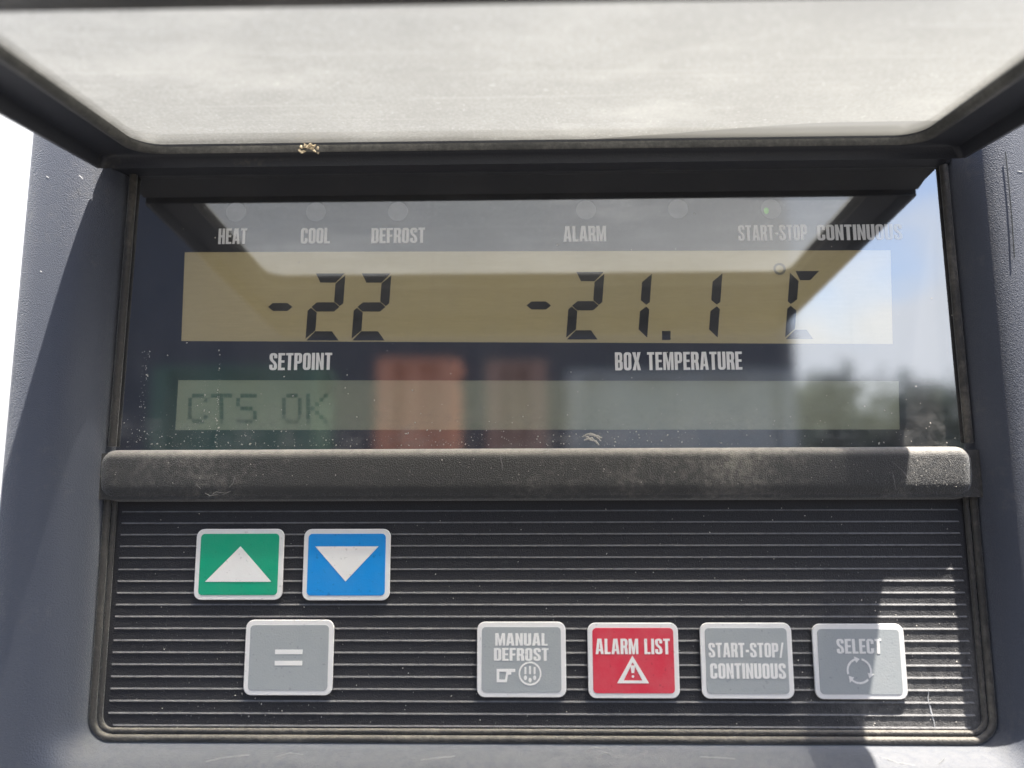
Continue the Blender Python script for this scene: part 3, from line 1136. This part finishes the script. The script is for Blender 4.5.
# straw-coloured crumb stuck under the lid gasket
rnd = random.Random(11)
cp = at(309, 149.0, -0.0215)
crumb = None
bm = bmesh.new()
for k in range(13):
    r = 0.0004 + 0.00055 * rnd.random()
    m_ = Matrix.Translation((rnd.gauss(0, .0014), rnd.gauss(0, .0005), rnd.gauss(0, .0009))) @ Matrix.Rotation(rnd.random() * 6, 4, Vector((rnd.random(), rnd.random(), 1)).normalized()) @ Matrix.Diagonal((1.5, .7, .8, 1))
    r_ = bmesh.ops.create_icosphere(bm, subdivisions=1, radius=r, matrix=m_)
    for v in r_['verts']:
        v.co += Vector((rnd.gauss(0, 1), rnd.gauss(0, 1), rnd.gauss(0, 1))) * .00016
for v in bm.verts:
    v.co += cp
crumb = bm_obj('dried_crumb', bm, M['straw'])
crumb['label'] = 'tiny straw coloured crumb stuck under the rear edge of the lid'
crumb['category'] = 'debris'

# ------------------------------------------------------------------ wall behind
bm = bmesh.new()
add_box(bm, -1.6, 1.6, 0.056, 0.11, -1.2, 0.34)
wall = bm_obj('trailer_wall', bm, M['wallwhite'])
wall['label'] = 'bright white sunlit wall behind the left edge of the control panel'
wall['category'] = 'wall'

# ------------------------------------------------------------------ ground and trees, plus containers and a dark building added for the window reflections
bm = bmesh.new()
bmesh.ops.create_grid(bm, x_segments=2, y_segments=2, size=120)
for v in bm.verts:
    v.co.z = -1.65
t = NT('asphalt')
c = t.mix(t.noise(3, 6, 0.6), (0.04, 0.04, 0.042), (0.075, 0.073, 0.07))
ground = bm_obj('ground', bm, t.done(t.principled(c, 0.9, 0.3)))
ground['kind'] = 'structure'


def container(x0, x1, y0, h, mat, label, depth=5.8):  # added stand-in that puts a patch of colour into the window reflection
    o = thing('added_container', label, 'container', ((x0 + x1) / 2, y0, -1.65), 'containers added for the window reflections')
    hw = (x1 - x0) / 2
    bm = bmesh.new()
    n = max(6, int(hw * 2 / 0.14))
    ring = []
    for k in range(n + 1):                       # corrugated face towards the panel
        x = -hw + 0.06 + (2 * hw - 0.12) * k / n
        ring.append((x, -0.02 if (k // 2) % 2 else -0.06))
    ring += [(hw - 0.02, -depth), (-hw + 0.02, -depth)]
    loft(bm, [[(x, y, 0.12) for x, y in ring], [(x, y, h - 0.05) for x, y in ring]])
    add_box(bm, -hw, hw, -depth - 0.02, 0.0, h - 0.048, h)
    bm_obj('body', bm, mat, o)
    bm = bmesh.new()
    for x in (-hw, hw - 0.12):
        add_box(bm, x, x + 0.12, -0.11, 0.01, 0.0, h - 0.05)
    add_box(bm, -hw + 0.121, hw - 0.121, -0.1, 0.005, 0.0, 0.12)
    bm_obj('corner_frame', bm, mat, o)
    return o


for x0, x1, y0, h, col, lab in ((-2.75, -1.55, -5.2, 2.58, (0.035, 0.085, 0.06), 'dark green container added across the yard for its reflection'),
                                (-1.10, -0.52, -5.2, 2.62, (0.42, 0.17, 0.10), 'dull orange container added across the yard for its reflection'),
                                (-0.30, 0.14, -5.2, 2.60, (0.22, 0.12, 0.09), 'rusty brown container added across the yard for its reflection'),
                                (0.30, 2.0, -5.4, 2.55, (0.24, 0.25, 0.25), 'grey container added across the yard for its reflection')):
    container(x0, x1, y0, h, simple('added_container_paint', col, 0.6), lab, 0.6)

# unseen dark building added to keep sky out of the left-hand reflections
added_shed = thing('added_shed', 'tall dark navy building added to darken the window reflection', 'added_shed', (-5.35, -8.6, -1.65))
bm = bmesh.new()
ring = [(-8.5 + 0.25 * k, -0.05 if (k // 2) % 2 else 0.0) for k in range(69)] + [(8.5, -6.0), (-8.5, -6.0)]
loft(bm, [[(x, y, 0) for x, y in ring], [(x, y, 5.6) for x, y in ring]])
navy = simple('added_shed_cladding', (0.02, 0.023, 0.035), 0.6)
bm_obj('wall', bm, navy, added_shed)
bm = bmesh.new()
loft(bm, [[(x, 0.15, 5.55), (x, -3.0, 6.1), (x, -6.15, 5.55), (x, -6.15, 5.65), (x, -3.0, 6.2), (x, 0.15, 5.65)] for x in (-8.7, 8.7)])
bm_obj('roof', bm, navy, added_shed)

leaf = simple('leaves', (0.085, 0.105, 0.085), 0.7, 0.2)
bark = simple('bark', (0.10, 0.08, 0.06), 0.9, 0.2)


def tree(x, y, h, r, seed, label):
    rnd = random.Random(seed)
    o = thing('tree', label, 'tree', (x, y, -1.65), 'trees behind the yard')
    bm = bmesh.new()
    loft(bm, [[(rr * math.cos(2 * PI * k / 8), rr * math.sin(2 * PI * k / 8), z) for k in range(8)] for z, rr in ((0, .22), (h * .4, .15), (h * .8, .05))])
    bm_obj('trunk', bm, bark, o)
    bm = bmesh.new()
    for c_ in range(26):
        a, u = rnd.random() * 2 * PI, rnd.random()
        cz = h * (.35 + .6 * u)
        cr_ = r * (1.05 - .7 * u) * rnd.random() ** .5
        cc = Vector((cr_ * math.cos(a), cr_ * math.sin(a), cz))
        for q in range(70):
            d = Vector((rnd.gauss(0, 1), rnd.gauss(0, 1), rnd.gauss(0, .8))) * .38
            p = cc + d
            e1 = Vector((rnd.gauss(0, 1), rnd.gauss(0, 1), rnd.gauss(0, 1))).normalized() * .15
            e2 = e1.cross(Vector((rnd.gauss(0, 1), rnd.gauss(0, 1), rnd.gauss(0, 1)))).normalized() * .10
            bm.faces.new([bm.verts.new(p + w_) for w_ in (e1, e2, -e1, -e2)])
    bm_obj('crown', bm, leaf, o)


for i, (x, y, h, r) in enumerate(((5.6, -20, 4.2, 1.9), (8.2, -21, 4.7, 2.2), (10.6, -20, 4.4, 2.1), (13.2, -21, 4.5, 2.3), (15.6, -20, 4.1, 2.2), (9.8, -24, 4.6, 2.2), (12.2, -24, 4.4, 2.2))):
    tree(x, y, h, r, 40 + i, ('leafy green tree beyond the yard'))
